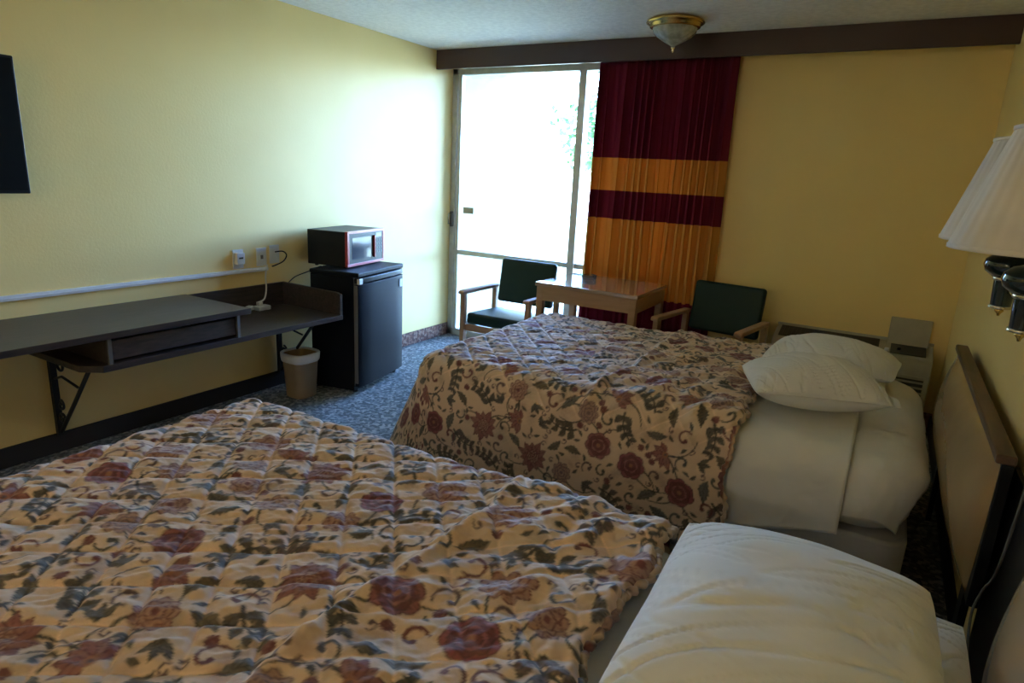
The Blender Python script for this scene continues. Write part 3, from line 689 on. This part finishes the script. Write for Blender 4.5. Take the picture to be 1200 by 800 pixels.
    ca = ob.data.color_attributes.new('print', 'FLOAT_COLOR', 'POINT')
    vs = np.array([v.co[:] for v in ob.data.vertices]); cc = tile(vs[:, 0]+off[0]+.3, vs[:, 1]+off[1])*.85
    ca.data.foreach_set('color', np.concatenate([cc, np.ones((len(cc), 1))], 1).reshape(-1).astype(np.float32))
    return root

# ------------------------------------------------------------------ beds
ZT = .632
def rrect(x0, x1, y0, y1, r, n=6, rh=.20):
    pts = []
    for cx, cy, a, r in ((x1-rh, y1-rh, 0, rh), (x0+r, y1-r, 90, r), (x0+r, y0+r, 180, r), (x1-r, y0+r, 270, r)):
        for k in range(n+1):
            t = math.radians(a+90*k/n); pts.append((cx+r*math.cos(t), cy+r*math.sin(t)))
    return pts
def make_bed(label, yn, yf, xf, xh):
    c = ((xf+xh)/2, (yn+yf)/2); t = thing('bed', label, 'bed', (c[0], c[1], ZF))
    def rr_(d, r): return [(p[0]-c[0], p[1]-c[1]) for p in rrect(xf+d, xh-d, yn+d, yf-d, r)]
    MB().prism(rr_(.035, .18), 'z', .325-ZF, ZT-.045-ZF).build('mattress', 'sheet', t, bevel=.075, seg=6)
    MB().prism(rr_(.035, .08), 'z', .17-ZF, .32-ZF).build('box_spring', 'box', t, bevel=.015, seg=3)
    hx_, hy_ = (xh-xf)/2-.06, (yf-yn)/2-.06
    MB().box(-hx_, hx_, -hy_, hy_, .135-ZF, .17-ZF).build('bed_frame', 'darkmetal', t)
    for a in (-1, 1):
        for b in (-1, 1): MB().box(a*hx_-.02, a*hx_+.02, b*hy_-.02, b*hy_+.02, 0, .135-ZF).build('leg', 'darkmetal', t)
    return t
B1 = (.13, 1.49, -1.97, .262); B2 = (2.385, 3.705, -1.90, .262)
make_bed('nearest bed with a turned back floral bedspread and one big pillow', *B1)
make_bed('farther bed with floral bedspread and two stacked white pillows', *B2)

def linen(name, label, cat, yn, yf, x0, x1, z, r, hem, seed, far=.25, step=.012, rip=.006, head=True):
    n_s = int((x1+(.02 if head else 0)-x0)/step)+1; n_t = int((yf-yn+far+.4)/step)
    u = np.linspace(0, 1, n_s); S_ = np.tile(x0+(x1+(.02 if head else 0)-x0)*u, (n_t, 1)); v = np.linspace(0, 1, n_t)[:, None]
    t0 = (yn-hem(S_)); t1 = yf+far; T_ = t0+(t1-t0)*v
    P, Nn, e = drape(S_, T_, -9, x1-r if head else 9, yn+r, yf-r, z, r, .04, rip, 13., None, .20)
    w = vnoise(S_*1.3+T_*.5, T_*.8-S_*.5, .11, seed)*.006+vnoise(S_*2.2, T_, .05, seed+1)*.0025-.004*np.clip(1-np.abs(vnoise(S_*1.2+T_*.6, T_*.7-S_*.5, .13, seed+2))/.035, 0, 1)
    P = P+Nn*(.005+w)[..., None]
    return tag(MB().grid(P).build(name, 'sheet', solid=.003), label, cat)
# bed 2: blanket to the headboard, flat sheet over it, hem on the near side
linen('blanket', 'white blanket with corner hem tucked beside the tan headboard on farther bed', 'blanket', B2[0]-.012, B2[1]+.012, -.43, .262, ZT-.026, .115, lambda s: .22-.10*np.clip((s+.4)/.69, 0, 1), 11)
linen('flat_sheet', 'white flat sheet with folded hem below the pillows of farther bed', 'sheet', B2[0]-.028, B2[1]+.028, -.43, .005, ZT-.015, .120, lambda s: .32-.09*np.clip((s+.4)/.4, 0, 1), 21, head=False)
linen('flat_sheet', 'white sheet strip between the bedspread and pillow of nearest bed', 'sheet', B1[0]-.012, B1[1]+.012, -.43, .262, ZT-.024, .10, lambda s: .25+0*s, 31)
bedspread('bedspread', 'quilted floral bedspread over the farther bed near the window', B2[0]-.045, B2[1]+.045, B2[2]-.02, -.385, ZT+.012, .0048, .55, (.33, .9), .12, .56, 5, .10, .15)
bedspread('bedspread', 'quilted floral bedspread on the nearest bed, filling the photo bottom left', B1[0]-.035, B1[1]+.035, B1[2]-.02, -.35, ZT+.012, .0042, .42, (.11, .23), .07, .50, 9)

# ------------------------------------------------------------------ pillows
def pillow(loc, a, b, th, rz, ry, rx, label, seed, flap=True, sag=0.35):
    t = thing('pillow', label, 'pillow', loc)
    t.rotation_euler = (rx, ry, rz)
    n = 130; u = np.sign(np.linspace(-1, 1, n))*np.abs(np.linspace(-1, 1, n))**.8
    U, V = np.meshgrid(u, u)
    core = np.clip((1-np.abs(U)**2.2)*(1-np.abs(V)**2.2), 0, 1)**.6
    X = a*U*(1-.07*np.abs(U)**3*np.abs(V)**3)*(1-.06*(1-np.abs(V)**2)*np.abs(U)**3)-0; Y = b*V*(1-.07*np.abs(U)**3*np.abs(V)**3)*(1-.07*(1-np.abs(U)**2)*np.abs(V)**3)
    edge = np.clip(1-core, 0, 1)
    wr = vnoise(U*3+9, V*2+9, .8, seed)*.014-.010*np.clip(1-np.abs(vnoise(V*1.3+U*1.2+9, U*9+V*3+9, .9, seed+2))/.07, 0, 1)*(.35+.65*np.abs(V))-.006*np.clip(1-np.abs(vnoise(V*1.6+20, U*16-V*4+30, 1.1, seed+3))/.06, 0, 1)*np.abs(V)
    pin = np.maximum(np.abs(U), np.abs(V))
    wr = wr*(.8+.25*edge)*np.clip((1-pin)/.05, 0, 1)
    top = th*core*(1+.12*vnoise(U+5, V+5, .7, seed+4))+wr
    bot = -th*sag*core
    m = MB(); m.grid(np.stack([X, Y, top+th*sag], -1)); m.grid(np.stack([X, Y, bot+th*sag-.0015], -1)[:, ::-1])
    o = m.build('cover', 'pillow', t)
    if flap:      # open end of the pillowcase
        vv = np.linspace(-1, 1, 40); k = 6; ex = np.linspace(0, .022, k)
        VV, EX = np.meshgrid(vv, ex)
        P = np.stack([a*.97+EX+.006*np.sin(VV*7+seed), b*VV*.93, th*sag+.006*np.sin(VV*9+EX*60+seed)-.25*EX*(1-VV**2)*.3+.012*np.clip(1-np.abs(VV), 0, 1)*np.cos(EX*20)], -1)
        m2 = MB().grid(P); m2.build('case_hem', 'pillow', t, solid=.003)
    return t
# farther bed, two pillows across the bed, long side towards the foot
pillow((-.155, 3.42, ZT+.002), .30, .215, .115, math.radians(-5), 0, 0, 'far white pillow at the window side of farther bed', 41, sag=.6, flap=False)
pillow((-.185, 2.80, ZT+.012), .262, .205, .120, math.radians(20), 0, 0, 'near white pillow on the farther bed, its open end towards the headboard', 44, sag=.75)
# nearest bed
pillow((.080, 1.15, ZT-.002), .33, .19, .040, math.radians(90), 0, 0, 'thin white pillow peeking out under the big one by the near headboard', 47, flap=False, sag=.6)
pillow((-.045, 1.075, ZT+.055), .372, .262, .120, math.radians(92), 0, 0, 'big wrinkled white pillow on the nearest bed', 51, flap=False, sag=.3)

# ------------------------------------------------------------------ headboards
def headboard(y0, y1, label):
    t = thing('headboard', label, 'headboard', (.372, (y0+y1)/2, ZF)); h = (y1-y0)/2; zt = .835-ZF; z0 = .41-ZF
    MB().box(-.028, 0, -h, h, z0, zt).build('back_board', 'black', t, bevel=.004)
    MB().box(-.044, .002, -h-.004, h+.004, zt, zt+.026).build('top_rail', 'rail', t, bevel=.006, seg=3)
    for sgn in (-1, 1): MB().box(-.024, -.004, sgn*(h-.12)-.03, sgn*(h-.12)+.03, 0, z0).build('leg', 'black', t)
    nz, ny = 44, 80; v = np.linspace(0, 1, nz)[:, None]; u = np.linspace(-1, 1, ny)[None, :]
    prof = np.sin(v*PI)**.62; endf = np.clip(1-np.abs(u)**5, 0, 1)**.6
    xx = -.029-.070*prof*endf+0*u; zz = z0+.015+(zt-z0-.02)*v+0*u; yy = h*.99*u*(1-.05*(1-v)**2*np.abs(u)**6)+0*v
    MB().grid(np.stack([xx, yy, zz], -1)).build('padded_panel', 'vinyl', t)
    return t
headboard(1.99, 3.45, 'tan vinyl padded headboard with walnut rail behind farther bed')
headboard(.05, 1.51, 'tan vinyl padded headboard beside the big pillow at the photo corner')
tag(MB().box(XR-.014, XR-.001, 1.515, 2.10, ZF+.11, .80).build('dark_area_panel', 'black', bevel=.002), 'black panel added for the dark area between the headboards, behind the hanging cord', 'wall panel')  # thin black sheet added to give the dark area between the headboards
tag(MB().tube(smooth([(XR-.03, 1.80, 1.25), (XR-.028, 1.84, .95), (XR-.03, 1.90, .60), (XR-.045, 1.93, .50), (XR-.06, 1.90, .44), (XR-.06, 1.82, .36), (XR-.04, 1.78, .25), (XR-.03, 1.78, .10)]), .0035).build('lamp_cord', 'greytrim'),
    'thin grey lamp cord hanging in the dark gap between the headboards', 'cord')

# ------------------------------------------------------------------ twin wall sconce
sc_ = thing('wall_sconce', 'wall sconce with two pleated white shades on dark green cups', 'wall lamp', (XR, 1.785, 1.33))
MB().lathe([(0, 0), (.055, 0), (.055, -.006), (.045, -.018), (.02, -.03), (0, -.03)], axis='x', k=32).build('wall_plate', 'brass', sc_)
for dy in (.165, -.165):
    X0 = -.15
    MB().tube(smooth([(-.02, 0, 0), (-.07, dy*.25, -.035), (-.12, dy*.65, -.055), (X0, dy, -.02)]), .008).build('arm', 'brass', sc_)
    MB().lathe([(0, -.012), (.030, -.012), (.048, .002), (.053, .018), (.050, .030), (.036, .042), (.016, .048), (0, .048)], (X0, dy, 0), 32).build('dome', 'teal', sc_)
    cu = MB().lathe([(0, -.085), (.020, -.085), (.0215, -.080), (.025, -.02), (.026, -.012), (0, -.012)], (X0, dy, 0), 32).build('cup', 'teal', sc_)
    MB().lathe([(.0255, -.020), (.0285, -.018), (.0285, -.011), (.0255, -.009)], (X0, dy, 0), 32).build('metal_ring', 'silver', cu)
    MB().lathe([(.0215, -.088), (.0245, -.087), (.0245, -.081), (.0215, -.080)], (X0, dy, 0), 32).build('metal_ring', 'silver', cu)
    MB().lathe([(0, -.085), (.008, -.087), (.010, -.094), (.005, -.100), (.003, -.106), (0, -.107)], (X0, dy, 0), 16).build('finial', 'brass', cu)
    MB().tube([(X0, dy, .045), (X0, dy, .12)], .010).build('socket_stem', 'brass', sc_)
    MB().lathe([(.0, .20), (.012, .195), (.028, .165), (.028, .145), (.014, .12), (.0, .12)], (X0, dy, 0), 20).build('bulb', 'lampglass', sc_)
    wobf = lambda a, t: 1+.006*math.sin(32*a)
    m = MB().lathe([(.151, .072), (.154, .074), (.154, .080), (.120, .190), (.086, .302), (.086, .308), (.083, .310)], (X0, dy, 0), 216, wob=wobf)
    s_ = m.build('lamp_shade', 'shade', sc_, solid=.002)
    MB().lathe([(.1535, .070), (.1565, .071), (.1565, .079), (.1535, .080)], (X0, dy, 0), 64).build('shade_trim', 'shade', s_)
    MB().lathe([(.085, .302), (.0885, .303), (.0885, .310), (.085, .311)], (X0, dy, 0), 64).build('shade_trim', 'shade', s_)
    MB().tube([(X0-.085, dy, .300), (X0+.085, dy, .300)], .002).tube([(X0, dy-.085, .300), (X0, dy+.085, .300)], .002).tube([(X0, dy, .20), (X0, dy, .30)], .003).build('shade_spider', 'brass', s_)
